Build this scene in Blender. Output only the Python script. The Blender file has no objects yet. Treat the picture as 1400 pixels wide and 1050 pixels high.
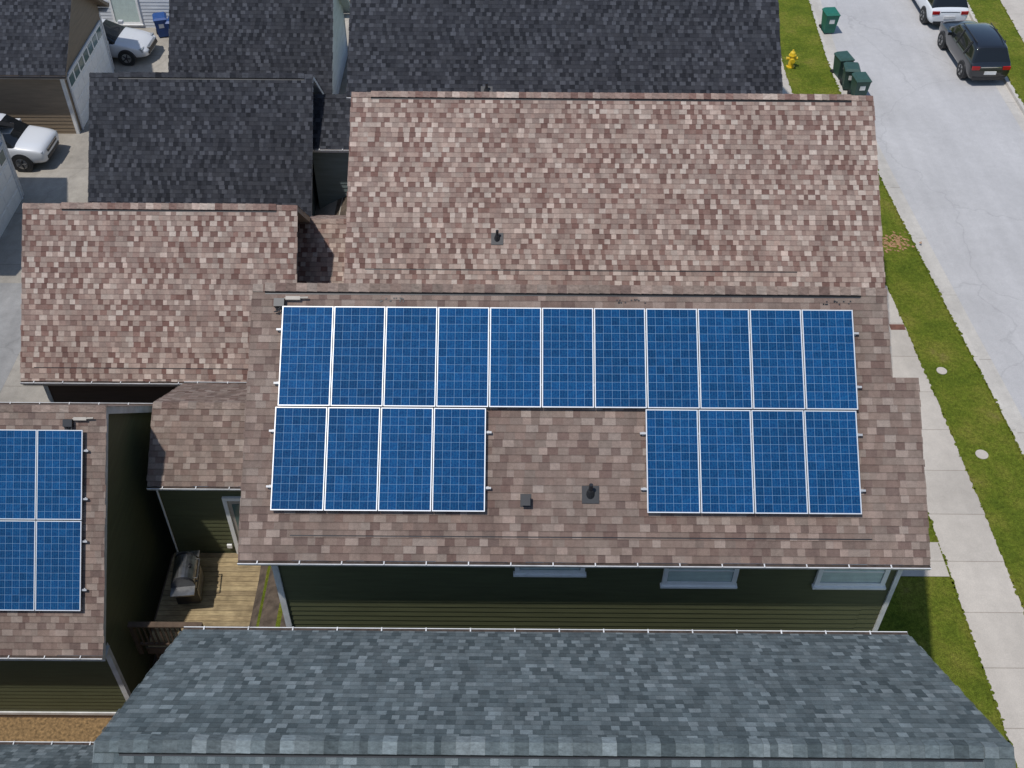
import bpy, bmesh, math, random
from mathutils import Vector, Matrix
random.seed(7)
S=bpy.context.scene
# ------------------------------------------------------------------ helpers
class MB:
    def __init__(s): s.f=[];s.m=[];s.u=[]
    def face(s,pts,mi=0,uv=None):
        s.f.append([tuple(p) for p in pts]); s.m.append(mi); s.u.append(uv)
    def box(s,x0,x1,y0,y1,z0,z1,mi=0,M=None):
        c=[(x0,y0,z0),(x1,y0,z0),(x1,y1,z0),(x0,y1,z0),(x0,y0,z1),(x1,y0,z1),(x1,y1,z1),(x0,y1,z1)]
        if M is not None: c=[tuple(M@Vector(p)) for p in c]
        for q in ((3,2,1,0),(4,5,6,7),(0,1,5,4),(1,2,6,5),(2,3,7,6),(3,0,4,7)):
            s.face([c[i] for i in q],mi)
    def cyl(s,p,q,r0,r1=None,n=16,mi=0,caps=True):
        if r1 is None: r1=r0
        p=Vector(p);q=Vector(q);d=(q-p).normalized()
        a=d.orthogonal().normalized();b=d.cross(a)
        A=[p+(a*math.cos(t)+b*math.sin(t))*r0 for t in [2*math.pi*i/n for i in range(n)]]
        B=[q+(a*math.cos(t)+b*math.sin(t))*r1 for t in [2*math.pi*i/n for i in range(n)]]
        for i in range(n):
            j=(i+1)%n; s.face([A[i],A[j],B[j],B[i]],mi)
        if caps: s.face(A[::-1],mi); s.face(B,mi)
    def obj(s,name,mats,parent=None):
        me=bpy.data.meshes.new(name)
        V=[];F=[]
        for f in s.f:
            b=len(V);V+=f;F.append(list(range(b,b+len(f))))
        me.from_pydata(V,[],F)
        for m in mats: me.materials.append(m)
        uvl=me.uv_layers.new(name="UVMap")
        for i,p in enumerate(me.polygons):
            p.material_index=s.m[i]
            if s.u[i]:
                for k,li in enumerate(p.loop_indices): uvl.data[li].uv=s.u[i][k]
        o=bpy.data.objects.new(name,me);S.collection.objects.link(o)
        if parent: o.parent=parent
        return o
def empty(name,loc=(0,0,0),rz=0):
    e=bpy.data.objects.new(name,None);e.location=loc;e.rotation_euler=(0,0,rz);e.empty_display_size=.3
    S.collection.objects.link(e);return e
def smooth(t):
    t=max(0,min(1,t));return t*t*(3-2*t)
def zg(x,y):
    return -smooth((-5.5-x)/3)*(1.4+.75*smooth((19-y)/3))

# ------------------------------------------------------------------ materials
class NT:
    def __init__(s,name):
        s.mat=bpy.data.materials.new(name);s.mat.use_nodes=True;s.t=s.mat.node_tree
        s.b=s.t.nodes['Principled BSDF']
    def n(s,ty,**k):
        o=s.t.nodes.new(ty)
        for a,v in k.items(): setattr(o,a,v)
        return o
    def l(s,a,b): s.t.links.new(a,b)
    def val(s,inp,v):
        if hasattr(v,'links') : s.l(v,inp)
        else: inp.default_value=v
    def math(s,op,a,b=0,c=0):
        o=s.n('ShaderNodeMath',operation=op)
        s.val(o.inputs[0],a);s.val(o.inputs[1],b);s.val(o.inputs[2],c)
        return o.outputs[0]
    def mix(s,f,a,b,mode='MIX'):
        o=s.n('ShaderNodeMix',data_type='RGBA',blend_type=mode)
        s.val(o.inputs[0],f)
        for i,c in ((6,a),(7,b)):
            if hasattr(c,'links'): s.l(c,o.inputs[i])
            else: o.inputs[i].default_value=(*c,1) if len(c)==3 else c
        return o.outputs[2]
    def noise(s,vec,scale,detail=4,rough=.55):
        o=s.n('ShaderNodeTexNoise');o.inputs['Scale'].default_value=scale
        o.inputs['Detail'].default_value=detail;o.inputs['Roughness'].default_value=rough
        if vec is not None: s.l(vec,o.inputs['Vector'])
        return o.outputs['Fac']
    def ramp(s,fac,stops,const=False):
        o=s.n('ShaderNodeValToRGB')
        if const:o.color_ramp.interpolation='CONSTANT'
        e=o.color_ramp.elements
        while len(e)<len(stops): e.new(.5)
        for i,(p,c) in enumerate(stops):
            e[i].position=p;e[i].color=(*c,1) if len(c)==3 else c
        s.l(fac,o.inputs[0]);return o.outputs[0]
    def rng(s,v,a,b,c,d):
        o=s.n('ShaderNodeMapRange');s.l(v,o.inputs[0])
        for i,x in enumerate((a,b,c,d)): o.inputs[i+1].default_value=x
        return o.outputs[0]
    def bump(s,h,st=.5,dist=.01):
        o=s.n('ShaderNodeBump');o.inputs['Strength'].default_value=st;o.inputs['Distance'].default_value=dist
        s.l(h,o.inputs['Height']);s.l(o.outputs[0],s.b.inputs['Normal'])
    def geo(s): return s.n('ShaderNodeNewGeometry').outputs['Position']
def simple(name,col,rough=.6,metal=0,spec=.5,var=.12,scale=6,bump=0):
    t=NT(name);p=t.geo()
    f=t.noise(p,scale,5)
    c=t.mix(1,t.mix(0,col,col),t.ramp(f,[(.3,(1-var,)*3),(.7,(1+var*.6,)*3)]),'MULTIPLY')
    t.l(c,t.b.inputs['Base Color']);t.b.inputs['Roughness'].default_value=rough
    t.b.inputs['Metallic'].default_value=metal;t.b.inputs['Specular IOR Level'].default_value=spec
    if bump:t.bump(t.noise(p,scale*12,3),bump,.01)
    return t.mat
def shingle(name,light,darkc,tab=.19,row=.143,course_shadow=.58,weather=.10,seed=0.,par=.5,gain=1.,hue=(1.06,.97,.95)):
    """laminated shingles: alternating teeth (light list) and gaps (dark list)"""
    t=NT(name);uv=t.n('ShaderNodeUVMap').outputs[0]
    sp=t.n('ShaderNodeSeparateXYZ');t.l(uv,sp.inputs[0])
    r=t.math('DIVIDE',sp.outputs[1],row);rf=t.math('FLOOR',r);fr=t.math('FRACT',r)
    wn=t.n('ShaderNodeTexWhiteNoise',noise_dimensions='1D');t.l(t.math('ADD',rf,seed+.37),wn.inputs['W'])
    u=t.math('ADD',t.math('DIVIDE',sp.outputs[0],tab),t.math('MULTIPLY',wn.outputs['Value'],9.7))
    u0=t.math('FLOOR',u);cbj=t.n('ShaderNodeCombineXYZ');t.l(u0,cbj.inputs[0]);t.l(rf,cbj.inputs[1]);cbj.inputs[2].default_value=seed+4
    wj=t.n('ShaderNodeTexWhiteNoise',noise_dimensions='3D');t.l(cbj.outputs[0],wj.inputs['Vector'])
    uf0=t.math('FRACT',u)
    side=t.math('GREATER_THAN',uf0,t.math('ADD',t.math('MULTIPLY',wj.outputs['Value'],.34),.33))
    cb=t.n('ShaderNodeCombineXYZ');t.l(t.math('ADD',t.math('MULTIPLY',u0,2),side),cb.inputs[0]);t.l(rf,cb.inputs[1]);cb.inputs[2].default_value=seed
    w2=t.n('ShaderNodeTexWhiteNoise',noise_dimensions='3D');t.l(cb.outputs[0],w2.inputs['Vector'])
    v=t.math('ADD',t.math('MULTIPLY',w2.outputs['Value'],1-par),t.math('MULTIPLY',side,par))
    cols=darkc+light;n=len(cols);col=t.ramp(v,[(i/n,tuple(x*gain for x in c)) for i,c in enumerate(cols)],True)
    w3=t.n('ShaderNodeSeparateColor');t.l(w2.outputs['Color'],w3.inputs[0])
    col=t.mix(t.math('MULTIPLY',w3.outputs[1],.9),col,t.mix(1,col,hue,'MULTIPLY'))
    col=t.mix(1,col,t.rng(w3.outputs[2],0,1,.92,1.08),'MULTIPLY')
    big=t.noise(uv,.33,5);col=t.mix(1,col,t.ramp(big,[(.3,(1-weather,)*3),(.7,(1+weather*.8,)*3)]),'MULTIPLY')
    gr=t.noise(uv,80,3,.75);col=t.mix(1,col,t.ramp(gr,[(.3,(.68,)*3),(.7,(1.32,)*3)]),'MULTIPLY')
    md=t.noise(uv,14,2,.6);col=t.mix(1,col,t.ramp(md,[(.3,(.9,)*3),(.7,(1.1,)*3)]),'MULTIPLY')
    streak=t.n('ShaderNodeMapping');t.l(uv,streak.inputs[0]);streak.inputs['Scale'].default_value=(2.2,.22,1)
    st=t.noise(streak.outputs[0],1.5,4);col=t.mix(1,col,t.ramp(st,[(.32,(.87,)*3),(.65,(1.06,)*3)]),'MULTIPLY')
    ln=t.rng(fr,0,.20,course_shadow,1.0);col=t.mix(1,col,ln,'MULTIPLY')  # course shadow painted into the colour just below each shingle edge
    t.l(col,t.b.inputs['Base Color']);t.b.inputs['Roughness'].default_value=.95
    t.b.inputs['Specular IOR Level'].default_value=.12
    h=t.math('ADD',t.math('MULTIPLY',fr,.7),t.math('MULTIPLY',side,.35))
    h=t.math('ADD',h,t.math('MULTIPLY',gr,.25))
    t.bump(h,.8,.009);return t.mat
brown_far=shingle('brown_shingle_light',[(.30,.230,.190),(.36,.288,.240),(.43,.357,.300)],[(.160,.097,.080),(.200,.130,.107),(.245,.180,.150)],tab=.31,seed=1,gain=.99,par=.32)
brown=shingle('brown_shingle',[(.214,.165,.135),(.242,.190,.157),(.275,.220,.183)],[(.148,.104,.087),(.172,.126,.104),(.193,.146,.120)],tab=.40,seed=5,par=.28,gain=1.0)
dark=shingle('charcoal_shingle',[(.047,.048,.054),(.058,.060,.067),(.075,.077,.086)],[(.023,.024,.028),(.030,.031,.036),(.039,.040,.046)],tab=.30,seed=9,course_shadow=.70,gain=.90,par=.35,hue=(.98,1,1.03))
grey=shingle('slate_grey_shingle',[(.138,.160,.161),(.165,.188,.189),(.212,.238,.239)],[(.080,.096,.098),(.099,.117,.119),(.118,.137,.139)],tab=.28,seed=13,course_shadow=.62,gain=.90,par=.25,hue=(.96,1,1.02))

def siding_mat(name,col):
    t=NT(name);p=t.geo()
    m=t.n('ShaderNodeMapping');t.l(p,m.inputs[0]);m.inputs['Scale'].default_value=(.6,.6,6)
    f=t.noise(m.outputs[0],2,4)
    c=t.mix(1,t.mix(0,col,col),t.ramp(f,[(.3,(.85,)*3),(.7,(1.12,)*3)]),'MULTIPLY')
    t.l(c,t.b.inputs['Base Color']);t.b.inputs['Roughness'].default_value=.6
    t.bump(t.noise(m.outputs[0],30,3),.15,.004);return t.mat
green=siding_mat('olive_siding',(.095,.100,.048))
tan=siding_mat('tan_siding',(.22,.165,.11))
brownw=siding_mat('brown_siding',(.11,.070,.048))
greyw=siding_mat('grey_green_siding',(.16,.20,.195))
whitew=siding_mat('white_siding',(.62,.64,.66))
white=simple('white_trim',(.66,.65,.63),.5,var=.22,scale=3)
winwhite=simple('white_window_frame',(.86,.85,.82),.4,var=.06)
darktrim=simple('brown_trim',(.09,.068,.055),.6)
creamtrim=simple('cream_trim',(.42,.37,.31),.6)
blacktrim=simple('charcoal_trim',(.04,.04,.045),.6)
debris=simple('gutter_interior',(.06,.042,.032),.9,var=.5,scale=9)
alu=simple('aluminium',(.66,.67,.68),.45,.3,var=.05)
alud=simple('aluminium_rail',(.42,.42,.42),.5,.3,var=.1)
blackp=simple('black_plastic',(.02,.02,.022),.45)
rubber=simple('tyre_rubber',(.018,.018,.018),.85)
steel=simple('stainless_steel',(.42,.42,.42),.38,1.0,var=.35)
chrome=simple('chrome',(.7,.7,.7),.15,1.0,var=.02)
def concrete(name,col,joint=0,jw=.012,var=.12,crack=.86):
    t=NT(name);p=t.geo()
    c=t.mix(0,col,col)
    c=t.mix(1,c,t.ramp(t.noise(p,.35,5),[(.3,(1-var,)*3),(.7,(1+var*.6,)*3)]),'MULTIPLY')
    c=t.mix(1,c,t.ramp(t.noise(p,3.1,6,.65),[(.3,(1-var*.6,)*3),(.7,(1+var*.5,)*3)]),'MULTIPLY')
    c=t.mix(1,c,t.ramp(t.noise(p,60,3,.7),[(.3,(.84,)*3),(.7,(1.12,)*3)]),'MULTIPLY')
    mp=t.n('ShaderNodeMapping');t.l(p,mp.inputs[0]);mp.inputs['Scale'].default_value=(1.2,.06,1)
    c=t.mix(1,c,t.ramp(t.noise(mp.outputs[0],1.5,3),[(.35,(1-var*.5,)*3),(.65,(1.03,)*3)]),'MULTIPLY')
    v=t.n('ShaderNodeTexVoronoi',feature='DISTANCE_TO_EDGE');v.inputs['Scale'].default_value=.13
    wv=t.n('ShaderNodeVectorMath',operation='ADD');t.l(p,wv.inputs[0])
    nn=t.n('ShaderNodeTexNoise');nn.inputs['Scale'].default_value=.9;nn.inputs['Detail'].default_value=5;t.l(p,nn.inputs['Vector']);t.l(nn.outputs['Color'],wv.inputs[1])
    t.l(wv.outputs[0],v.inputs['Vector'])
    c=t.mix(1,c,t.ramp(v.outputs['Distance'],[(0,(crack,)*3),(.0022,(1,)*3)]),'MULTIPLY')
    if joint:
        sp=t.n('ShaderNodeSeparateXYZ');t.l(p,sp.inputs[0])
        f=t.math('FRACT',t.math('DIVIDE',sp.outputs[1],joint))
        k=t.math('LESS_THAN',f,jw/joint*2)
        c=t.mix(k,c,t.mix(1,c,(.66,.64,.62),'MULTIPLY'))
        pc=t.n('ShaderNodeTexWhiteNoise',noise_dimensions='1D');t.l(t.math('FLOOR',t.math('DIVIDE',sp.outputs[1],joint)),pc.inputs['W'])
        c=t.mix(1,c,t.rng(pc.outputs['Value'],0,1,.95,1.04),'MULTIPLY')
    t.l(c,t.b.inputs['Base Color']);t.b.inputs['Roughness'].default_value=.9;t.b.inputs['Specular IOR Level'].default_value=.3
    t.bump(t.noise(p,60,3),.25,.004);return t.mat
roadm=concrete('road_concrete',(.445,.43,.42),var=.09)
walkm=concrete('sidewalk_concrete',(.50,.45,.39),joint=1.5,var=.12,crack=1)
kerbm=concrete('kerb_concrete',(.50,.465,.415),joint=3,var=.16,crack=1)
drivem=concrete('driveway_concrete',(.37,.335,.285),joint=3,var=.22)
alleym=concrete('alley_asphalt',(.31,.30,.285),var=.2)
def grass_mat():
    t=NT('grass');p=t.geo()
    c=t.ramp(t.noise(p,.8,6,.68),[(.28,(.078,.115,.012)),(.47,(.132,.165,.018)),(.62,(.185,.190,.030)),(.76,(.24,.185,.070))])
    c=t.mix(1,c,t.ramp(t.noise(p,9,5,.7),[(.3,(.62,)*3),(.7,(1.35,)*3)]),'MULTIPLY')
    c=t.mix(1,c,t.ramp(t.noise(p,45,3,.75),[(.3,(.5,)*3),(.7,(1.5,)*3)]),'MULTIPLY')
    t.l(c,t.b.inputs['Base Color']);t.b.inputs['Roughness'].default_value=1;t.b.inputs['Specular IOR Level'].default_value=.1
    t.bump(t.noise(p,40,4,.7),.9,.06);return t.mat
grass=grass_mat()
mulch=simple('mulch',(.26,.165,.075),1,var=.6,scale=14,bump=.8)
# ------------------------------------------------------------------ solar panel material
def panel_mat():
    t=NT('solar_cells');tc=t.n('ShaderNodeTexCoord').outputs['Object']
    sp=t.n('ShaderNodeSeparateXYZ');t.l(tc,sp.inputs[0])
    x=t.math('ADD',t.math('DIVIDE',sp.outputs[0],.1570),3.0);y=t.math('ADD',t.math('DIVIDE',sp.outputs[1],.1590),6.0)
    def edge(v,w):
        f=t.math('ABSOLUTE',t.math('SUBTRACT',t.math('FRACT',t.math('ADD',v,.5)),.5))
        return t.math('LESS_THAN',f,w)
    g=t.math('MAXIMUM',edge(x,.018),edge(y,.018))
    bus=edge(t.math('MULTIPLY',x,3),.03)
    cb=t.n('ShaderNodeCombineXYZ');t.l(t.math('FLOOR',x),cb.inputs[0]);t.l(t.math('FLOOR',y),cb.inputs[1])
    oi=t.n('ShaderNodeObjectInfo');t.l(oi.outputs['Random'],cb.inputs[2])
    w=t.n('ShaderNodeTexWhiteNoise',noise_dimensions='3D');t.l(cb.outputs[0],w.inputs['Vector'])
    vo=t.n('ShaderNodeTexVoronoi');vo.inputs['Scale'].default_value=45;t.l(tc,vo.inputs['Vector'])
    vs=t.n('ShaderNodeSeparateColor');t.l(vo.outputs['Color'],vs.inputs[0])
    c=t.mix(t.math('MULTIPLY',vs.outputs[0],.7),(.005,.040,.125),(.010,.086,.205))
    c=t.mix(1,c,t.rng(w.outputs['Value'],0,1,.82,1.16),'MULTIPLY')
    c=t.mix(1,c,t.rng(oi.outputs['Random'],0,1,.90,1.10),'MULTIPLY')
    c=t.mix(t.math('MULTIPLY',bus,.30),c,(.14,.24,.36))
    c=t.mix(t.math('MULTIPLY',g,.62),c,(.26,.40,.54))
    t.l(c,t.b.inputs['Base Color']);t.b.inputs['Roughness'].default_value=.06
    t.b.inputs['Specular IOR Level'].default_value=.18
    return t.mat
cells=panel_mat()

# ------------------------------------------------------------------ roof parts
def slab(mb,x0,x1,yr,zr,ye,ze,th=.16,top=0,side=1,s0=0.):
    L=math.hypot(yr-ye,zr-ze)
    A=(x0,yr,zr);B=(x1,yr,zr);C=(x1,ye,ze);D=(x0,ye,ze)
    uA,uB,uC,uD=(x0,s0),(x1,s0),(x1,s0+L),(x0,s0+L)
    if ye<yr: mb.face([D,C,B,A],top,[uD,uC,uB,uA])
    else: mb.face([A,B,C,D],top,[uA,uB,uC,uD])
    lo=lambda p:(p[0],p[1],p[2]-th)
    mb.face([lo(A),lo(B),lo(C),lo(D)],side)
    mb.face([D,C,lo(C),lo(D)],side);mb.face([A,D,lo(D),lo(A)],side);mb.face([B,C,lo(C),lo(B)],side)
    c=(ye-yr)/L;s_=(zr-ze)/L;n=int(L/.143)
    for xx,sg in ((x0,-1),(x1,1)):
        for i in range(n):
            e=random.uniform(.004,.028);a=i*.143;b=a+.143
            q=[(xx,yr+c*a,zr-s_*a+.003),(xx+sg*e,yr+c*a,zr-s_*a+.001),(xx+sg*e,yr+c*b,zr-s_*b+.004),(xx,yr+c*b,zr-s_*b+.006)]
            mb.face(q,top,[(xx,s0+a+.03),(xx+sg*e,s0+a+.03),(xx+sg*e,s0+b-.01),(xx,s0+b-.01)])
    n2=int((x1-x0)/.33);
    for i in range(n2):
        a=x0+(x1-x0)*i/n2;b=x0+(x1-x0)*(i+1)/n2;e=random.uniform(.006,.022)
        mb.face([(a,ye,ze+.003),(b,ye,ze+.003),(b,ye+c*e,ze-s_*e+.003),(a,ye+c*e,ze-s_*e+.003)],top,[(a,s0+L-.03),(b,s0+L-.03),(b,s0+L-.01),(a,s0+L-.01)])
def caps(mb,x0,x1,ry,rz,kn,kf,h=.02,w=.15,pitch=.2,dark=False):
    n=int((x1-x0)/pitch)
    for sgn,k in ((-1,kn),(1,kf)):
        c=math.cos(math.atan(k));s_=math.sin(math.atan(k))
        for i in range(n):
            a=x0+i*(x1-x0)/n;b=x0+(i+1)*(x1-x0)/n
            h0=h+.012;h1=h+.002
            U=(i*.31+.12,0.07+ (i%7)*.143)
            e=lambda x,hh:(x,ry+sgn*w*c,rz+hh-w*s_)
            uv=[U,(U[0]+.02,U[1]),(U[0]+.02,U[1]+.03),(U[0],U[1]+.03)]
            f=[(a,ry,rz+h0),(b,ry,rz+h1),e(b,h1),e(a,h0)]
            if sgn<0:f=f[::-1]
            mb.face(f,0,uv)
            mb.face([e(a,h0),e(b,h1),e(b,-.01),e(a,-.01)],2 if dark else 0,uv)
            mb.face([(a,ry,rz+h0),e(a,h0),e(a,-.01),(a,ry,rz-.01)],0,uv)
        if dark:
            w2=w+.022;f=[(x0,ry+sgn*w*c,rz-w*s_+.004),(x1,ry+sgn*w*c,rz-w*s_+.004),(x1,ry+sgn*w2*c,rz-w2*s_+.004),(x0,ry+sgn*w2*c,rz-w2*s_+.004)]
            mb.face(f,2)  # flat black strip paints the shadow line along the ridge vent's lower edge
def ventline(mb,x0,x1,ry,rz,k,sgn,s1,w=.34,h=.022):
    c=math.cos(math.atan(k));s_=math.sin(math.atan(k))
    P=lambda x,s,hh:(x,ry+sgn*s*c+sgn*hh*s_,rz-s*s_+hh*c)
    s0=s1-w
    f=[P(x0,s0,.002),P(x1,s0,.002),P(x1,s1,h),P(x0,s1,h)];u=[(x0,s0),(x1,s0),(x1,s1),(x0,s1)]
    if sgn<0: f=f[::-1];u=u[::-1]
    mb.face(f,0,u)
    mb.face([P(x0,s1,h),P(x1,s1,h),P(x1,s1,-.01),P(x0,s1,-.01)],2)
    mb.face([P(x0,s1,.004),P(x1,s1,.004),P(x1,s1+.020,.004),P(x0,s1+.020,.004)],2)  # flat black strip on the roof, painted shadow gap below the vent
def gutter(mb,x0,x1,y,z,sgn,mi=0,dm=1):
    pr=[(0.0,-.03),(0.0,-.10),(.06,-.10),(.085,-.035),(.085,-.020),(.068,-.020)]
    pts=[(y+sgn*a,z+b) for a,b in pr]
    for i in range(len(pts)-1):
        p,q=pts[i],pts[i+1]
        mb.face([(x0,*p),(x1,*p),(x1,*q),(x0,*q)],mi)
    for x in (x0,x1): mb.face([(x,*p) for p in pts],mi)
    mb.face([(x0,y+sgn*.002,z-.032),(x1,y+sgn*.002,z-.032),(x1,y+sgn*.074,z-.032),(x0,y+sgn*.074,z-.032)],dm)
    x=x0+.35
    while x<x1-.1:
        a,b=sorted((y-sgn*.01,y+sgn*.088))
        mb.box(x,x+.022,a,b,z-.020,z-.008,mi);x+=.78
def siding(mb,o,d,n,rng,z0,z1,mi=0,lap=.16,out=.02):
    P=lambda s,z,off:(o[0]+d[0]*s+n[0]*off,o[1]+d[1]*s+n[1]*off,z)
    z=z0
    while z<z1-.01:
        zb=min(z+lap,z1);a0,a1=rng(z);b0,b1=rng(zb)
        mb.face([P(a0,z,out),P(a1,z,out),P(b1,zb,.002),P(b0,zb,.002)],mi)
        mb.face([P(a0,z,0),P(a1,z,0),P(a1,z,out),P(a0,z,out)],mi)
        z=zb
def gable(name,x0,x1,ry,rz,ny,nz,fy,fz,g,sh,wall,trim,ox0=.35,ox1=.35,on=.4,gut=True,gutmat=None,vents=(),ventcap=None,corner=True,parent=None,th=.16):
    E=parent or empty(name)
    kn=(rz-nz)/(ry-ny);kf=(rz-fz)/(fy-ry)
    mb=MB();slab(mb,x0,x1,ry,rz,ny,nz,th);slab(mb,x0,x1,ry,rz,fy,fz,th)
    caps(mb,x0,x1,ry,rz,kn,kf,.012)
    if ventcap: caps(mb,ventcap[0],ventcap[1],ry,rz,kn,kf,.045,.17,dark=True)
    for (a,b,sg,s1) in vents: ventline(mb,a,b,ry,rz,kn if sg<0 else kf,sg,s1)
    mb.obj('roof',[sh,trim,blackp],E)
    wn=ny+on;wf=fy-.4;wx0=x0+ox0;wx1=x1-ox1
    zn=nz+kn*on-th-.01;zf=fz+kf*.4-th-.01
    w=MB()
    siding(w,(wx0,wn),(1,0),(0,-1),lambda z:(0,wx1-wx0),g,zn)
    siding(w,(wx1,wf),(-1,0),(0,1),lambda z:(0,wx1-wx0),g,zf)
    def r(z):
        return (max(wn,ry-(rz-th-z)/kn)-wn,min(wf,ry+(rz-th-z)/kf)-wn)
    def r2(z):
        a,b=r(z);return (wf-wn-b,wf-wn-a)
    siding(w,(wx1,wn),(0,1),(1,0),r,g,rz-th-.02)
    siding(w,(wx0,wf),(0,-1),(-1,0),r2,g,rz-th-.02)
    w.obj('walls',[wall],E)
    t=MB()
    if corner:
        for (x,y,sx,sy,zt) in ((wx0,wn,-1,-1,nz-th),(wx1,wn,1,-1,nz-th),(wx1,wf,1,1,fz-th),(wx0,wf,-1,1,fz-th)):
            xa,xb=sorted((x-sx*.09,x+sx*.03));ya,yb=sorted((y-sy*.09,y+sy*.03))
            t.box(xa,xb,ya,yb,g,zt-.03)
    t.box(x0+.02,x1-.02,ny+.02,wn,nz-th-.022,nz-th-.004)
    t.box(x0+.02,x1-.02,wf,fy-.02,fz-th-.022,fz-th-.004)
    t.obj('soffit_and_corner_boards',[white],E)
    if gut:
        q=MB();gutter(q,x0,x1,ny,nz,-1);gutter(q,x0,x1,fy,fz,1)
        q.obj('gutters',[gutmat or white,debris],E)
    return E
def P_slope(x,s,h,ry,rz,th,sgn=-1):
    c=math.cos(th);s_=math.sin(th)
    return Vector((x,ry+sgn*s*c+sgn*h*s_,rz-s*s_+h*c))
# ------------------------------------------------------------------ MAIN GREEN HOUSE
RY,RZ=16.6,8.7
km=3.0/4.4;th_m=math.atan(km)
NY=12.24;NZ=RZ-(RY-NY)*km
H=gable('green_siding_house',-5.04,7.25,RY,RZ,NY,NZ,20.6,4.85,-.6,brown,green,white,ox0=.5,ox1=.25,on=.38,
        vents=[(-4.1,6.7,-1,4.82)],ventcap=(-4.8,6.75),gut=False,corner=False)
mb=MB();yb=15.15
slab(mb,7.25,7.75,yb,RZ-(RY-yb)*km,NY,NZ,.16,s0=(RY-yb)/math.cos(th_m));mb.obj('side_bay_roof',[brown,white],H)
w=MB();siding(w,(7.0,12.62),(1,0),(0,-1),lambda z:(0,.45),-.1,5.80);siding(w,(7.45,12.62),(0,1),(1,0),lambda z:(0,2.4),-.1,5.80)
w.box(7.40,7.49,12.57,12.69,-.1,5.52,1);w.box(-4.57,-4.45,12.57,12.69,-.6,5.52,1);w.obj('side_bay_walls',[green,white],H)
q=MB();gutter(q,-5.04,7.75,NY,NZ,-1);gutter(q,-5.04,7.25,20.6,4.85,1)
q.obj('gutters',[white,debris],H)
glass=NT('window_glass');glass.b.inputs['Base Color'].default_value=(.10,.16,.15,1);glass.b.inputs['Roughness'].default_value=.08
glass=glass.mat
blind=simple('window_blinds',(.62,.72,.66),.7,var=.1)
def window_y(x0,x1,z0,z1,y,parent,nm='window'):
    m=MB();f=.09
    m.box(x0,x1,y-.05,y+.02,z0,z0+f,0);m.box(x0,x1,y-.05,y+.02,z1-f,z1,0)
    m.box(x0,x0+f,y-.05,y+.02,z0+f,z1-f,0);m.box(x1-f,x1,y-.05,y+.02,z0+f,z1-f,0)
    m.box(x0-.03,x1+.03,y-.095,y+.01,z0-.05,z0-.002,0)
    m.box(x0+f,x1-f,y-.022,y-.012,z0+f,z1-f,1)
    zc=(z0+z1)/2;m.box(x0+f,x1-f,y-.035,y-.024,zc-.02,zc+.02,0)
    z=z0+f+.02
    while z<z1-f-.02:
        m.box(x0+f+.01,x1-f-.01,y-.0235,y-.0225,z,z+.034,2);z+=.042
    m.obj(nm,[winwhite,glass,blind],parent)
window_y(.08,1.42,4.94,5.50,12.59,H);window_y(2.93,4.36,4.60,5.48,12.59,H);window_y(5.88,7.24,4.60,5.48,12.59,H)
# connector wing
gable('c',-8.5,-4.6,18.3,3.7,16.67,2.6,20.3,2.4,-2.2,brown,green,white,ox0=.04,ox1=.0,on=.33,parent=H,corner=False)
m=MB() # patio door with frame
m.box(-6.95,-6.85,16.92,16.99,-.35,1.85,0);m.box(-5.95,-5.85,16.92,16.99,-.35,1.85,0);m.box(-6.85,-5.95,16.92,16.99,1.75,1.85,0)
m.box(-6.85,-5.95,16.95,16.985,-.35,1.75,1);m.box(-6.75,-6.05,16.935,16.949,.1,1.6,2)
m.box(-7.15,-7.03,16.93,16.98,-.12,0.0,0)
m.cyl((-8.44,16.93,-.35),(-8.44,16.93,2.4),.025,n=8,mi=0)
m.obj('patio_door',[winwhite,creamtrim,glass],H)
def pipe_vent(x,s,ry,rz,th,par,nm='roof_vent_pipe'):
    p=P_slope(x,s,0,ry,rz,th);m=MB()
    R=Matrix.Translation(p)@Matrix.Rotation(th,4,'X')
    m.box(-.16,.16,-.18,.15,.004,.02,0,R)
    m.cyl(p+Vector((0,0,-.05)),p+Vector((0,0,.11)),.10,.055,14)
    m.cyl(p+Vector((0,0,.1)),p+Vector((0,0,.26)),.038,.038,12)
    m.obj(nm,[blackp],par)
pipe_vent(1.48,4.02,RY,RZ,th_m,H)
p=P_slope(.27,4.15,0,RY,RZ,th_m);R=Matrix.Translation(p)@Matrix.Rotation(th_m,4,'X')
m=MB();m.box(-.10,.10,-.12,.12,0,.02,0,R);m.box(-.07,.07,-.09,.06,.02,.13,0,R);m.box(-.085,.085,-.11,.08,.13,.15,0,R);m.obj('roof_vent_box',[blackp],H)
# ------------------------------------------------------------------ panels
PW,PL=.980,1.945
def panel_mesh():
    m=MB();f=.018;t=.04;x=PW/2;y=PL/2
    m.box(-x,x,-y,-y+f,0,t,0);m.box(-x,x,y-f,y,0,t,0);m.box(-x,-x+f,-y+f,y-f,0,t,0);m.box(x-f,x,-y+f,y-f,0,t,0)
    m.box(-x+f,x-f,-y+f,y-f,.005,t-.006,1)
    o=m.obj('solar_panel',[alu,cells]);return o
first=panel_mesh();pmesh=first.data;used=[False]
def put_panel(x,s,ry,rz,th,h=.09):
    if not used[0]: o=first;used[0]=True
    else:
        o=bpy.data.objects.new('solar_panel',pmesh);S.collection.objects.link(o)
    o.location=P_slope(x,s,h,ry,rz,th);o.rotation_euler=(th+random.uniform(-.0012,.0012),random.uniform(-.0012,.0012),0)
PX0=-4.43;pit=.998
S1=.46;S2=S1+PL+.025
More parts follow.
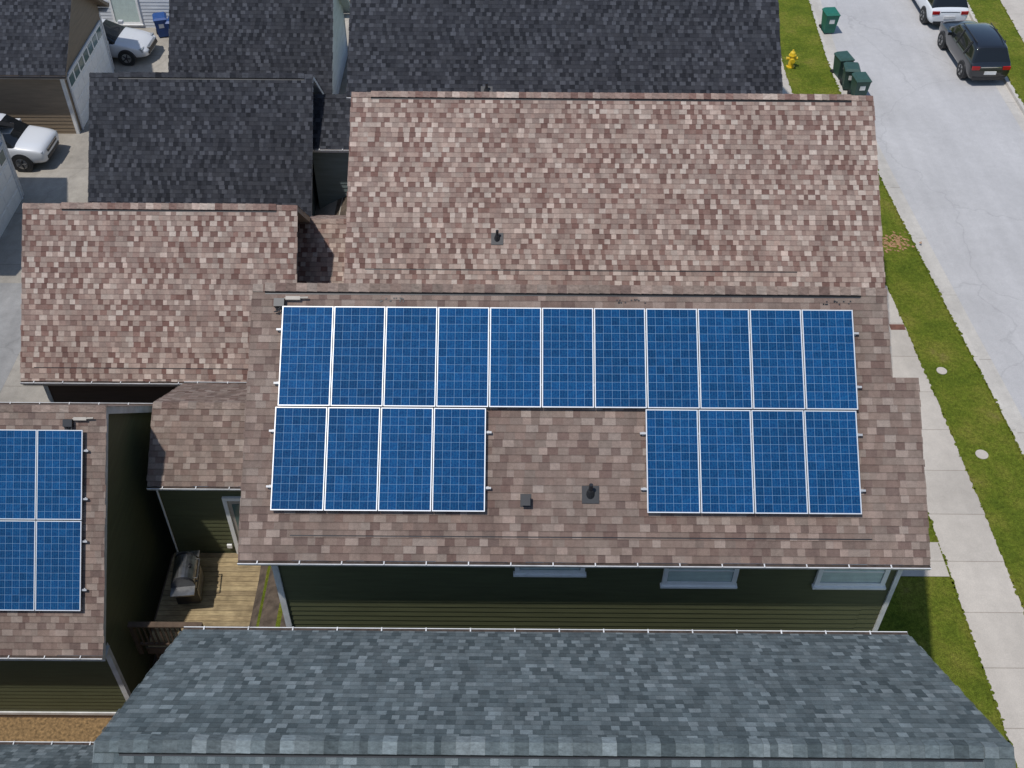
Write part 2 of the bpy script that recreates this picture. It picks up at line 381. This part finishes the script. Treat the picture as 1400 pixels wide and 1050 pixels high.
def rack(x0,x1,sl,ry,rz,th,par_name='solar_panel_rack'):
    m=MB()
    for s in sl:
        a=P_slope(0,s,.055,ry,rz,th);R=Matrix.Translation(Vector((0,a.y,a.z)))@Matrix.Rotation(th,4,'X')
        m.box(x0-.10,x1+.10,-.02,.02,-.02,.03,0,R)
        n=max(2,int((x1-x0)/1.3))
        for i in range(n+1):
            xx=x0+(x1-x0)*i/n+(.0 if 0<i<n else (-.03 if i==0 else .03))
            m.box(xx-.025,xx+.025,-.035,.035,-.055,-.02,0,R)
    return m.obj(par_name,[alud])
for i in range(11): put_panel(PX0+pit*(i+.5),S1+PL/2,RY,RZ,th_m)
for i in (0,1,2,3,7,8,9,10): put_panel(PX0-.04+pit*(i+.5),S2+PL/2,RY,RZ,th_m)
rack(PX0,PX0+11*pit,[S1+.45,S1+1.5],RY,RZ,th_m)
rack(PX0-.04,PX0-.04+4*pit,[S2+.45,S2+1.5],RY,RZ,th_m)
rack(PX0-.04+7*pit,PX0-.04+11*pit,[S2+.45,S2+1.5],RY,RZ,th_m)
def jbox(x,s,ry,rz,th):
    p=P_slope(x,s,.03,ry,rz,th);R=Matrix.Translation(p)@Matrix.Rotation(th,4,'X');m=MB()
    m.box(-.10,.10,-.09,.07,-.02,.09,1,R);m.box(.12,.40,.05,.12,0,.06,0,R);m.cyl(R@Vector((.1,.08,.04)),R@Vector((.55,.10,.04)),.02,n=8,mi=0)
    for k in range(9):
        a=Vector((random.uniform(-.1,.1),random.uniform(-.2,.0),.06));b=Vector((random.uniform(-.12,.1),random.uniform(-.2,.0),.03))
        m.cyl(R@a,R@b,.012,n=6,mi=1)
    m.obj('electrical_junction_box',[creamtrim,blackp])
jbox(-4.50,.37,RY,RZ,th_m)
m=MB()
for cx in (-2.3,2.3,6.3):
    for k in range(14):
        R=Matrix.Translation(P_slope(cx+random.uniform(-.28,.28),.26+random.choice((0,.05))+random.uniform(-.01,.01),.006,RY,RZ,th_m))@Matrix.Rotation(th_m,4,'X')
        m.box(-.014,.014,-.012,.012,0,.006,0,R)
m.obj('roof_fasteners',[blackp],H)

# ------------------------------------------------------------------ LEFT GREEN GARAGE with panels
t1=math.radians(45);gy,gz=16.78,5.12
G=gable('green_siding_garage',-17.5,-8.86,gy,gz,12.95,1.29,20.3,1.60,-1.85,brown,green,white,ox1=.12,on=.40,th=.24)
m=MB();m.box(-17.2,-9.03,13.34,20.0,-2.3,-1.85,0);m.box(-17.2,-9.0,13.30,13.338,-1.93,-1.83,1)
brick=NT('brick_base');bt=brick.n('ShaderNodeTexBrick');bt.inputs['Scale'].default_value=5
bt.inputs['Color1'].default_value=(.22,.14,.10,1);bt.inputs['Color2'].default_value=(.13,.08,.06,1);bt.inputs['Mortar'].default_value=(.35,.32,.28,1)
mp=brick.n('ShaderNodeMapping');mp.inputs['Rotation'].default_value=(math.radians(-90),0,0);brick.l(brick.geo(),mp.inputs[0]);brick.l(mp.outputs[0],bt.inputs['Vector'])
brick.l(bt.outputs['Color'],brick.b.inputs['Base Color']);m.obj('brick_foundation',[brick.mat,white],G)
gx=-9.30
for i in range(7):
    for s in (S1+.06,S1+.06+PL+.025):
        put_panel(gx-pit*(i+.5),s+PL/2,gy,gz,t1)
rack(gx-7*pit,gx,[S1+.51,S1+1.56,S2+.51,S2+1.56],gy,gz,t1)
jbox(gx-.35,.36,gy,gz,t1)

# ------------------------------------------------------------------ other houses
R1=gable('brown_roof_house',-4.43,9.80,27.0,7.0,22.30,3.80,31.5,4.0,-.6,brown_far,tan,darktrim,vents=[(-3.9,7.5,-1,5.02)],ventcap=(-3.9,9.2),gutmat=darktrim)
t_r=math.atan(3.2/4.7);pipe_vent(-.42,4.15,27.0,7.0,t_r,R1);pipe_vent(-.75,-.0,27.1,7.0,t_r,R1)
gable('c',-6.2,-4.45,26.0,3.5,23.0,1.5,29,1.5,-1.6,brown_far,brownw,darktrim,ox0=.05,ox1=0,parent=R1,corner=False,gut=False)
gable('brown_roof_garage',-13.25,-5.85,24.60,4.95,21.22,1.58,28.0,1.55,-1.6,brown_far,brownw,creamtrim,vents=[(-12.9,-6.4,-1,4.42)],ventcap=(-12.2,-6.4),gutmat=white,th=.2)
gable('charcoal_roof_garage',-14.15,-6.72,33.4,4.05,30.0,.65,36.8,.65,-1.6,dark,greyw,whitew,ventcap=(-13.2,-7.0),gutmat=white)
D=gable('charcoal_roof_house',-5.42,8.7,36.7,7.3,31.95,4.1,41.4,4.1,-.6,dark,whitew,blacktrim,gutmat=white)
gable('c',-6.9,-5.4,33.6,3.2,32.0,2.1,35.2,2.1,-1.6,dark,greyw,whitew,ox0=.02,ox1=0,parent=D,corner=False,on=.3)
gable('white_garage',-13.1,-6.9,41.0,4.6,37.4,1.0,44.6,1.0,-1.6,dark,whitew,whitew)
TG=gable('tan_garage',-27,-17.1,41.2,3.7,38.1,1.4,44.2,1.4,-1.6,dark,tan,tan,ox1=.35,gutmat=blacktrim)
WG=gable('white_door_garage',-27,-17.95,31.7,3.5,28.8,1.4,34.6,1.4,-1.6,dark,whitew,blacktrim,gutmat=blacktrim)
def garage_door(x,y0,y1,z0,z1,par):
    m=MB();m.box(x+.0,x+.06,y0-.1,y0,z0,z1+.1,1);m.box(x,x+.06,y1,y1+.1,z0,z1+.1,1);m.box(x,x+.06,y0,y1,z1,z1+.1,1)
    n=4;h=(z1-z0)/n
    for i in range(n):
        m.box(x,x+.03,y0,y1,z0+i*h+.012,z0+(i+1)*h,0)
        k=int((y1-y0)/.6);wd=(y1-y0)/k
        for j in range(k):
            m.box(x+.03,x+.042,y0+j*wd+.07,y0+(j+1)*wd-.07,z0+i*h+.1,z0+(i+1)*h-.08,2 if i==n-1 else 0)
    m.obj('garage_door',[winwhite,whitew,glass],par)
garage_door(-17.42,38.9,43.4,-1.4,.9,TG);garage_door(-18.28,29.5,33.9,-1.4,.9,WG)
WH=gable('white_house',-27,-13.6,52.2,6.6,47.3,3.4,57,3.4,-1.6,dark,whitew,white)
window_y(-18.4,-17.1,-1.2,1.6,47.68,WH,'patio_window')
# grey roof house (near)
GH=gable('grey_roof_house',-5.74,6.98,7.42,8.02,3.4,5.20,10.75,5.68,-.5,grey,greyw,white,ventcap=(-5.4,6.55),ox0=.4,ox1=.4)
gable('grey_roof_garage',-17.5,-7.0,7.6,4.0,4.5,1.3,10.85,1.3,-2.3,grey,greyw,white)

# ------------------------------------------------------------------ terrain and streets
def catmull(xs,ys,x):
    n=len(xs)
    for i in range(n-1):
        if x<=xs[i+1] or i==n-2:break
    t=(x-xs[i])/(xs[i+1]-xs[i]);t=max(0,min(1,t))
    def sl(k):
        if k<=0 or k>=n-1:return 0
        return (ys[k+1]-ys[k-1])/(xs[k+1]-xs[k-1])
    h=xs[i+1]-xs[i];m0=sl(i)*h;m1=sl(i+1)*h
    return (2*t**3-3*t*t+1)*ys[i]+(t**3-2*t*t+t)*m0+(-2*t**3+3*t*t)*ys[i+1]+(t**3-t*t)*m1
YS=[-60,11,20,27,34,41,48,60,160]
kerb=lambda y:catmull(YS,[14.1,14.08,13.88,13.5,13.15,12.98,13.3,13.9,20],y)
swr=lambda y:catmull(YS,[12.4,12.3,12.2,11.95,11.50,11.10,11.75,12.4,18.5],y)
fkerb=lambda y:catmull(YS,[20.6,20.5,20.3,20.15,20.05,20.1,20.5,21.2,27],y)
def strip(name,fl,fr,y0,y1,z,mat,step=1.,nx=1,drape=False,parent=None):
    m=MB();n=int((y1-y0)/step)
    for i in range(n):
        a=y0+(y1-y0)*i/n;b=y0+(y1-y0)*(i+1)/n
        for j in range(nx):
            t0=j/nx;t1_=(j+1)/nx
            P=[]
            for (t,y) in ((t0,a),(t1_,a),(t1_,b),(t0,b)):
                x=fl(y)*(1-t)+fr(y)*t;P.append((x,y,(zg(x,y) if drape else 0)+z))
            m.face(P,0,[(p[0],p[1]) for p in P])
    return m.obj(name,[mat],parent)
xs=[-700,-200,-60,-30,-22,-16,-12]+[-10+.5*i for i in range(12)]+[-4,0,8,14,22,40,100,300,700]
ys=[-500,-100,-30,0,8,12]+[14+.5*i for i in range(14)]+[24,30,40,60,100,250,900]
m=MB()
for i in range(len(xs)-1):
    for j in range(len(ys)-1):
        m.face([(x,y,zg(x,y)) for x,y in ((xs[i],ys[j]),(xs[i+1],ys[j]),(xs[i+1],ys[j+1]),(xs[i],ys[j+1]))])
m.obj('ground',[grass])
c_=lambda v:(lambda y:v)
strip('lawn',c_(5),lambda y:swr(y)-1.48,-40,110,.10,grass)
strip('sidewalk',lambda y:swr(y)-1.48,swr,-40,110,.112,walkm)
strip('grass_verge',swr,kerb,-40,110,.10,grass)
m=MB()
def fringe(f,sg,y0,y1,z):
    y=y0
    while y<y1:
        L=random.uniform(.05,.22);e=abs(random.gauss(0,.035))+.005
        x=f(y+L/2)
        m.face([(x-sg*.02,y,z),(x+sg*e*.6,y+.01,z),(x+sg*e,y+L*.5,z),(x+sg*e*.5,y+L,z),(x-sg*.02,y+L,z)])
        y+=L*random.uniform(.6,1.4)
fringe(swr,-1,8,50,.118);fringe(lambda y:swr(y)-1.48,1,8,50,.118);fringe(kerb,1,8,50,.130);fringe(fkerb,-1,20,60,.130);fringe(lambda y:fkerb(y)+1.5,1,20,60,.118)
m.obj('grass_edge',[grass])
def kerbstrip(name,f,w,z0,z1,sg):
    m=MB();y=-40.
    while y<110:
        a,b=y,y+1
        l=[(f(a),a),(f(b),b)];r=[(f(a)+sg*w,a),(f(b)+sg*w,b)]
        m.face([(*l[0],z1),(*r[0],z1),(*r[1],z1),(*l[1],z1)])
        r2=[(p[0]+sg*.02,p[1]) for p in r]
        m.face([(*r[0],z1),(*r2[0],z0),(*r2[1],z0),(*r[1],z1)])
        m.face([(*l[0],z0),(*l[0],z1),(*l[1],z1),(*l[1],z0)])
        y+=1
    m.obj(name,[kerbm])
kerbstrip('kerb',kerb,.16,0,.125,1)
strip('gutter_pan',lambda y:kerb(y)+.16,lambda y:kerb(y)+.60,-40,110,.010,kerbm)
strip('road',lambda y:kerb(y)+.595,lambda y:fkerb(y)-.595,-40,110,.006,roadm)
strip('gutter_pan',lambda y:fkerb(y)-.60,lambda y:fkerb(y)-.16,-40,110,.010,kerbm)
kerbstrip('kerb',fkerb,.16,0,.125,-1)
strip('grass_verge',fkerb,lambda y:fkerb(y)+1.5,-40,110,.10,grass)
strip('sidewalk',lambda y:fkerb(y)+1.5,lambda y:fkerb(y)+3.0,-40,110,.112,walkm)
strip('lawn',lambda y:fkerb(y)+3.0,c_(40),-40,110,.10,grass)
strip('front_path',c_(7.0),lambda y:swr(y)-1.48,16.05,17.1,.112,walkm,step=.5)
strip('front_path',c_(9.0),lambda y:swr(y)-1.48,26.0,27.1,.112,walkm,step=.5)
strip('alley',c_(-24),c_(-15.6),-10,29,.012,alleym,drape=True,nx=3)
strip('driveway',c_(-30),c_(-12.5),29,60,.012,drivem,drape=True,nx=6)
strip('driveway',c_(-15.6),c_(-9.2),20,29,.010,drivem,drape=True,nx=6,step=.5)
strip('concrete_path',c_(-10),c_(-6),20,60,.02,drivem,drape=True,nx=8,step=.5)
strip('mulch_bed',c_(-18),c_(-9),10,13.6,.012,mulch,drape=True,nx=6,step=.6)
soil=simple('bare_soil',(.10,.075,.055),1,var=.5,scale=5,bump=.8)
strip('bare_soil',c_(-9),c_(-4.8),8,20,.018,soil,drape=True,nx=8,step=.5)
strip('bare_soil',c_(-6.2),c_(-4.4),20,36,.03,soil,drape=True,nx=4,step=.5)
m=MB()
m.cyl((12.6,23.4,.09),(12.6,23.4,.118),.15,n=24);m.obj('utility_cover',[walkm])
m=MB();m.cyl((12.78,20.1,.09),(12.78,20.1,.118),.17,n=24);m.obj('utility_cover',[walkm])
rust=simple('rusty_iron',(.17,.075,.05),.9,var=.4)
m=MB();m.box(11.55,12.0,25.2,25.45,.10,.12);m.obj('water_meter_cover',[rust])
m=MB()
for k in range(160):
    x=random.gauss(12.6,.38);y=random.gauss(29.6,.25)
    r=random.uniform(.02,.06);m.face([(x+r*math.cos(a+random.random()*.5),y+r*math.sin(a),.108+k*1e-5) for a in (0,1.2,2.5,3.8,5.1)])
m.obj('clay_patch',[simple('orange_clay',(.36,.20,.10),1,var=.3)])

# ------------------------------------------------------------------ deck, rail, grill
wood=NT('deck_wood');pz=wood.geo();sp=wood.n('ShaderNodeSeparateXYZ');wood.l(pz,sp.inputs[0])
fl=wood.math('FLOOR',wood.math('DIVIDE',sp.outputs[1],.145));wn=wood.n('ShaderNodeTexWhiteNoise',noise_dimensions='1D');wood.l(fl,wn.inputs['W'])
cc=wood.ramp(wn.outputs['Value'],[(0,(.35,.26,.14)),(.5,(.43,.33,.18)),(1,(.27,.20,.11))])
mp=wood.n('ShaderNodeMapping');wood.l(pz,mp.inputs[0]);mp.inputs['Scale'].default_value=(1,12,1)
cc=wood.mix(1,cc,wood.ramp(wood.noise(mp.outputs[0],3,5,.7),[(.3,(.55,)*3),(.7,(1.25,)*3)]),'MULTIPLY')
cc=wood.mix(1,cc,wood.ramp(wood.noise(pz,1.6,4,.7),[(.3,(.6,.58,.56)),(.6,(1.1,)*3)]),'MULTIPLY')
wood.l(cc,wood.b.inputs['Base Color']);wood.b.inputs['Roughness'].default_value=.85;wood=wood.mat
dwood=simple('dark_rail_wood',(.10,.065,.042),.8,var=.3)
DK=empty('wooden_deck')
m=MB();y=14.21
while y<16.93:
    a=random.uniform(0,.004);m.box(-8.55,-4.56,y,y+.134,-.385,-.35+a);y+=.145
m.obj('deck_boards',[wood],DK)
m=MB();m.box(-8.55,-4.56,14.17,14.205,-.60,-.36);m.box(-8.59,-8.555,14.17,16.9,-.60,-.36)
for x in (-8.5,-6.6,-4.8): m.box(x,x+.09,14.3,14.39,zg(x,14.3)-.1,-.39)
m.obj('deck_frame',[dwood],DK)
RL=empty('deck_railing');m=MB()
m.box(-8.8,-7.1,14.13,14.27,.56,.60);m.box(-8.8,-7.1,14.18,14.24,-.26,-.20)
for x in (-8.8,-7.2): m.box(x,x+.1,14.16,14.26,-.6,.558)
x=-8.62
while x<-7.25: m.box(x,x+.035,14.19,14.225,-.2,.56);x+=.12
m.obj('rails',[dwood],RL)
GR=empty('barbecue_grill',(-7.85,15.75,-.35),math.radians(6))
m=MB()
m.box(-.27,.27,-.38,.38,.08,.75,0);m.box(-.28,.28,-.66,-.385,.76,.80,1);m.box(-.28,.28,.385,.66,.76,.80,1)
m.box(-.29,.29,-.40,.40,.752,.84,0)
m.box(.275,.29,-.35,.35,.15,.60,1);m.box(.275,.292,-.385,.385,.70,.83,1)
n=12
p=lambda t,y:(.28*math.cos(t),y,.842+.26*math.sin(t))
for i in range(n):
    a=math.pi*i/n;b=math.pi*(i+1)/n
    m.face([p(a,-.34),p(a,.34),p(b,.34),p(b,-.34)],1)
    for s in (-1,1): m.face([p(a,s*.34),p(a,s*.40),p(b,s*.40),p(b,s*.34)],0)
for y in (-.40,.40): m.face([p(math.pi*i/n,y) for i in range(n+1)],0)
m.cyl((.34,-.28,.95),(.34,.28,.95),.018,n=8,mi=1)
for y in (-.28,.28): m.cyl((.26,y,.95),(.34,y,.95),.012,n=8,mi=0)
m.cyl((.16,0,1.07),(.19,0,1.11),.05,n=14,mi=0)
for y in (-.25,-.08,.08,.25): m.cyl((.29,y,.79),(.33,y,.79),.025,n=10,mi=0)
for sx in (-.2,.2):
    for sy in (-.3,.3): m.cyl((sx,sy-.02,.05),(sx,sy+.02,.05),.05,n=12,mi=0)
m.obj('grill_body',[blackp,steel],GR)
m=MB();m.cyl((-9.0,15.3,2.0),(-8.98,14.6,-.6),.012,n=6);m.obj('service_cable',[creamtrim])

# ------------------------------------------------------------------ bins, hydrant
def bin_(x,y,z,rz,col,nm='wheelie_bin',sc=.92):
    E=empty(nm,(x,y,z),rz);E.scale=(sc,)*3;mt=simple(nm+'_plastic',col,.5,var=.15);m=MB()
    b=[(-.24,-.26),(.24,-.26),(.24,.26),(-.24,.26)];t=[(-.31,-.36),(.31,-.36),(.31,.34),(-.31,.34)]
    B=[(p[0],p[1],.06) for p in b];T=[(p[0],p[1],.95) for p in t]
    for i in range(4):
        j=(i+1)%4;m.face([B[i],B[j],T[j],T[i]])
    m.face(B[::-1]);m.face(T)
    m.box(-.33,.33,-.38,.36,.93,.97)
    L0=[(-.33,-.40,.975),(.33,-.40,.975),(.33,.36,.975),(-.33,.36,.975)];L1=[(-.24,-.30,1.05),(.24,-.30,1.05),(.24,.30,1.07),(-.24,.30,1.07)]
    for i in range(4):
        j=(i+1)%4;m.face([L0[i],L0[j],L1[j],L1[i]])
    m.face(L1);m.cyl((-.28,.40,.96),(.28,.40,.96),.02,n=8)
    m.box(-.05,.05,.3,.4,.93,.99)
    m.box(-.12,.12,-.345,-.325,.55,.75,1)
    m.obj('bin_body',[mt,white],E)
    w=MB()
    for s in (-1,1): w.cyl((s*.26,.27,.12),(s*.32,.27,.12),.12,n=16)
    w.obj('bin_wheels',[rubber],E)
bin_(13.58,44.9,.02,.1,(.01,.13,.085))
bin_(13.30,40.95,.02,.2,(.03,.075,.06));bin_(13.42,40.05,.02,-.1,(.028,.07,.058));bin_(13.62,39.25,.02,.1,(.03,.075,.06))
bin_(-16.0,46.9,zg(-16,47)+.02,.3,(.01,.06,.22));bin_(-15.3,46.6,zg(-16,47)+.02,.0,(.01,.05,.18))
HY=empty('fire_hydrant',(11.38,41.6,.10));yel=simple('yellow_paint',(.72,.48,.02),.45,var=.15);m=MB()
for (r0,z0,r1,z1) in ((.17,0,.17,.05),(.115,.05,.11,.5),(.15,.5,.15,.54),(.125,.54,.10,.64),(.10,.64,.05,.70),(.035,.70,.035,.75)): m.cyl((0,0,z0),(0,0,z1),r0,r1,20)
m.cyl((-.2,0,.38),(.2,0,.38),.055,n=14);m.cyl((0,-.22,.36),(0,0,.36),.08,n=14)
for s in (-1,1): m.cyl((s*.2,0,.38),(s*.23,0,.38),.07,n=6)
m.cyl((0,-.25,.36),(0,-.22,.36),.095,n=8);m.obj('hydrant_body',[yel],HY)

# ------------------------------------------------------------------ vehicles
carglass=NT('car_glass');carglass.b.inputs['Base Color'].default_value=(.012,.014,.016,1);carglass.b.inputs['Roughness'].default_value=.05;carglass=carglass.mat
redl=simple('tail_light',(.35,.01,.01),.2);headl=simple('head_light',(.30,.32,.34),.1,var=.3,scale=20)
def paint(name,c):
    t=NT(name);t.b.inputs['Base Color'].default_value=(*c,1);t.b.inputs['Roughness'].default_value=.3
    t.b.inputs['Coat Weight'].default_value=1;t.b.inputs['Coat Roughness'].default_value=.04;return t.mat
def car(name,col,loc,rz,kind='suv',sc=1.):
    E=empty(name,loc,rz);E.scale=(sc,)*3;pm=paint(name+'_paint',col)
    if kind=='suv':
        L=4.5;st=[(0,.74,.42,.62,.66,.68,0),(.05,.86,.34,.90,.93,.78,0),(.16,.90,.30,1.00,1.04,.80,0),(.46,.92,.28,1.03,1.56,.64,1),(1.1,.93,.27,1.03,1.66,.66,1),(2.1,.93,.27,1.01,1.67,.66,1),(2.75,.93,.27,1.0,1.58,.64,1),(3.45,.92,.27,.97,1.05,.74,0),(4.05,.89,.28,.90,1.0,.70,0),(4.42,.84,.32,.84,.92,.66,0),(4.5,.78,.38,.66,.70,.62,0)];R=.36
    else:
        L=4.6;st=[(0,.72,.40,.66,.70,.66,0),(.06,.84,.32,.88,.92,.74,0),(.6,.90,.26,.95,1.02,.74,0),(1.25,.91,.24,.95,1.38,.60,1),(1.9,.91,.24,.94,1.44,.61,1),(2.5,.91,.24,.93,1.38,.60,1),(3.25,.90,.24,.90,.98,.72,0),(4.0,.88,.26,.80,.86,.66,0),(4.45,.80,.30,.66,.70,.58,0),(4.6,.68,.36,.54,.56,.5,0)];R=.33
    def prof(s):
        x,w,zb,sh,tp,rw,c=s
        return [(x,.0,zb),(x,.86*w,zb),(x,.98*w,zb+.14),(x,w,(zb+sh)/2+.05),(x,.985*w,sh-.05),(x,.94*w,sh),(x,rw+.04,tp-.05),(x,rw-.05,tp),(x,0,tp+.02)]
    V=[];F=[];M=[];n=9
    for s in st:
        p=prof(s);V+=[(a-L/2,b,c) for a,b,c in p];V+=[(a-L/2,-b,c) for a,b,c in p]
    for i in range(len(st)-1):
        for sd in (0,1):
            for j in range(n-1):
                a=i*2*n+sd*n+j;b=a+1;c=a+2*n+1;d=a+2*n
                f=[a,d,c,b] if sd==0 else [a,b,c,d]
                F.append(f)
                c0,c1=st[i][6],st[i+1][6];g=0
                if j==5 and (c0 or c1): g=1
                if j in (6,7) and c0!=c1: g=1
                if j in (0,): g=2
                M.append(g)
    for i,e in ((0,0),(len(st)-1,1)):
        b=i*2*n;loop=[b+k for k in range(n)]+[b+n+k for k in range(n-1,-1,-1)]
        F.append(loop if e else loop[::-1]);M.append(0)
    me=bpy.data.meshes.new('car_body');me.from_pydata(V,[],F)
    for q in (pm,carglass,blackp): me.materials.append(q)
    for p,k in zip(me.polygons,M): p.material_index=k;p.use_smooth=True
    bm=bmesh.new();bm.from_mesh(me);bmesh.ops.remove_doubles(bm,verts=bm.verts,dist=1e-4);bmesh.ops.recalc_face_normals(bm,faces=bm.faces)
    cl=bm.edges.layers.float.get('crease_edge') or bm.edges.layers.float.new('crease_edge')
    for e in bm.edges:
        if len(e.link_faces)==2 and e.link_faces[0].material_index!=e.link_faces[1].material_index: e[cl]=.55
    bm.to_mesh(me);bm.free()
    o=bpy.data.objects.new('car_body',me);S.collection.objects.link(o);o.parent=E
    mod=o.modifiers.new('s','SUBSURF');mod.levels=2;mod.render_levels=2
    m=MB()
    for wx in (.85-L/2,L/2-.92):
        for s in (-1,1):
            m.cyl((wx,s*.70,R),(wx,s*.935,R),R+.05,n=28,mi=2)
            m.cyl((wx,s*.72,R),(wx,s*.945,R),R-.01,n=28,mi=0)
            m.cyl((wx,s*.90,R),(wx,s*.952,R),R*.62,n=20,mi=1)
            for k in range(5):
                t=2*math.pi*k/5;m.cyl((wx,s*.957,R),(wx+R*.55*math.cos(t),s*.957,R+R*.55*math.sin(t)),.03,n=6,mi=2)
    m.obj('wheels',[rubber,steel,blackp],E)
    m=MB();r=-L/2;f=L/2
    tz=.86 if kind=='suv' else .78
    hz=.72 if kind=='suv' else .62;hx=.10 if kind=='suv' else .22
    for s in (-1,1):
        a,b=sorted((s*.50,s*.83));m.box(r+.0,r+.16,a,b,tz-.09,tz+.05,0)
        a,b=sorted((s*.50,s*.80));m.box(f-hx-.16,f-hx+.03,a,b,hz-.06,hz+.08,1)
        a,b=sorted((s*.90,s*1.06));m.box(.55,.75,a,b,.98,1.12,2)
        m.cyl((-.15,s*.895,.98),(-.22,s*.70,1.62 if kind=='suv' else 1.36),.035,n=8,mi=2)
        if kind=='suv': m.cyl((-1.15,s*.895,1.0),(-1.25,s*.70,1.60),.045,n=8,mi=2)
    m.box(r-.02,r+.06,-.26,.26,.56,.70,3);m.box(r-.015,r+.1,-.70,.70,.30,.44,4);m.box(f-.12,f+.01,-.55,.55,.40,.52,4)
    m.box(f-.12,f+.015,-.44,.44,hz-.08,hz+.03,4);m.box(f-.10,f+.02,-.46,.46,hz+.03,hz+.05,5)
    m.box(r+.03,r+.10,-.45,.45,tz+.0,tz+.03,5)
    if kind=='suv':
        for s in (-1,1): m.cyl((-1.5,s*.60,1.66),(.3,s*.60,1.66),.02,n=8,mi=4)
    m.obj('lights_and_trim',[redl,headl,pm,white,blackp,chrome],E)
    return E
car('parked_suv',(.008,.009,.012),(18.98,42.35,.012),math.radians(92),'suv',.93)
car('parked_car',(.75,.76,.77),(18.75,47.2,.012),math.radians(91),'suv',.93)
car('parked_suv',(.66,.67,.68),(-20.0,36.7,zg(-20,36)+.03),math.radians(-3),'suv',1.0)
car('parked_car',(.60,.61,.63),(-18.2,45.1,zg(-20,36)+.03),math.radians(-4),'sedan',1.0)

# ------------------------------------------------------------------ light, sky, camera
d=Vector((-.32,-.225,.92)).normalized()
sun=bpy.data.lights.new('sun','SUN');sun.energy=3.2;sun.angle=math.radians(1.2);sun.color=(1,.97,.93)
so=bpy.data.objects.new('sun',sun);so.rotation_euler=d.to_track_quat('Z','Y').to_euler();S.collection.objects.link(so)
W=bpy.data.worlds.new('World');S.world=W;W.use_nodes=True;nt=W.node_tree
sky=nt.nodes.new('ShaderNodeTexSky');sky.sky_type='NISHITA';sky.sun_disc=False;sky.dust_density=.4
sky.sun_elevation=math.asin(d.z);sky.sun_rotation=math.atan2(d.x,d.y)
nt.links.new(sky.outputs[0],nt.nodes['Background'].inputs[0]);nt.nodes['Background'].inputs[1].default_value=.135
cam=bpy.data.cameras.new('camera');co=bpy.data.objects.new('camera',cam);S.collection.objects.link(co);S.camera=co
cam.sensor_width=36;cam.lens=38.57;cam.clip_end=3000
co.matrix_world=Matrix.Translation((0,0,22.2))@Matrix.Rotation(math.radians(90-44.2),4,'X')@Matrix.Rotation(math.radians(.4),4,'Z')
S.view_settings.view_transform='Standard';S.view_settings.look='None';S.view_settings.exposure=0
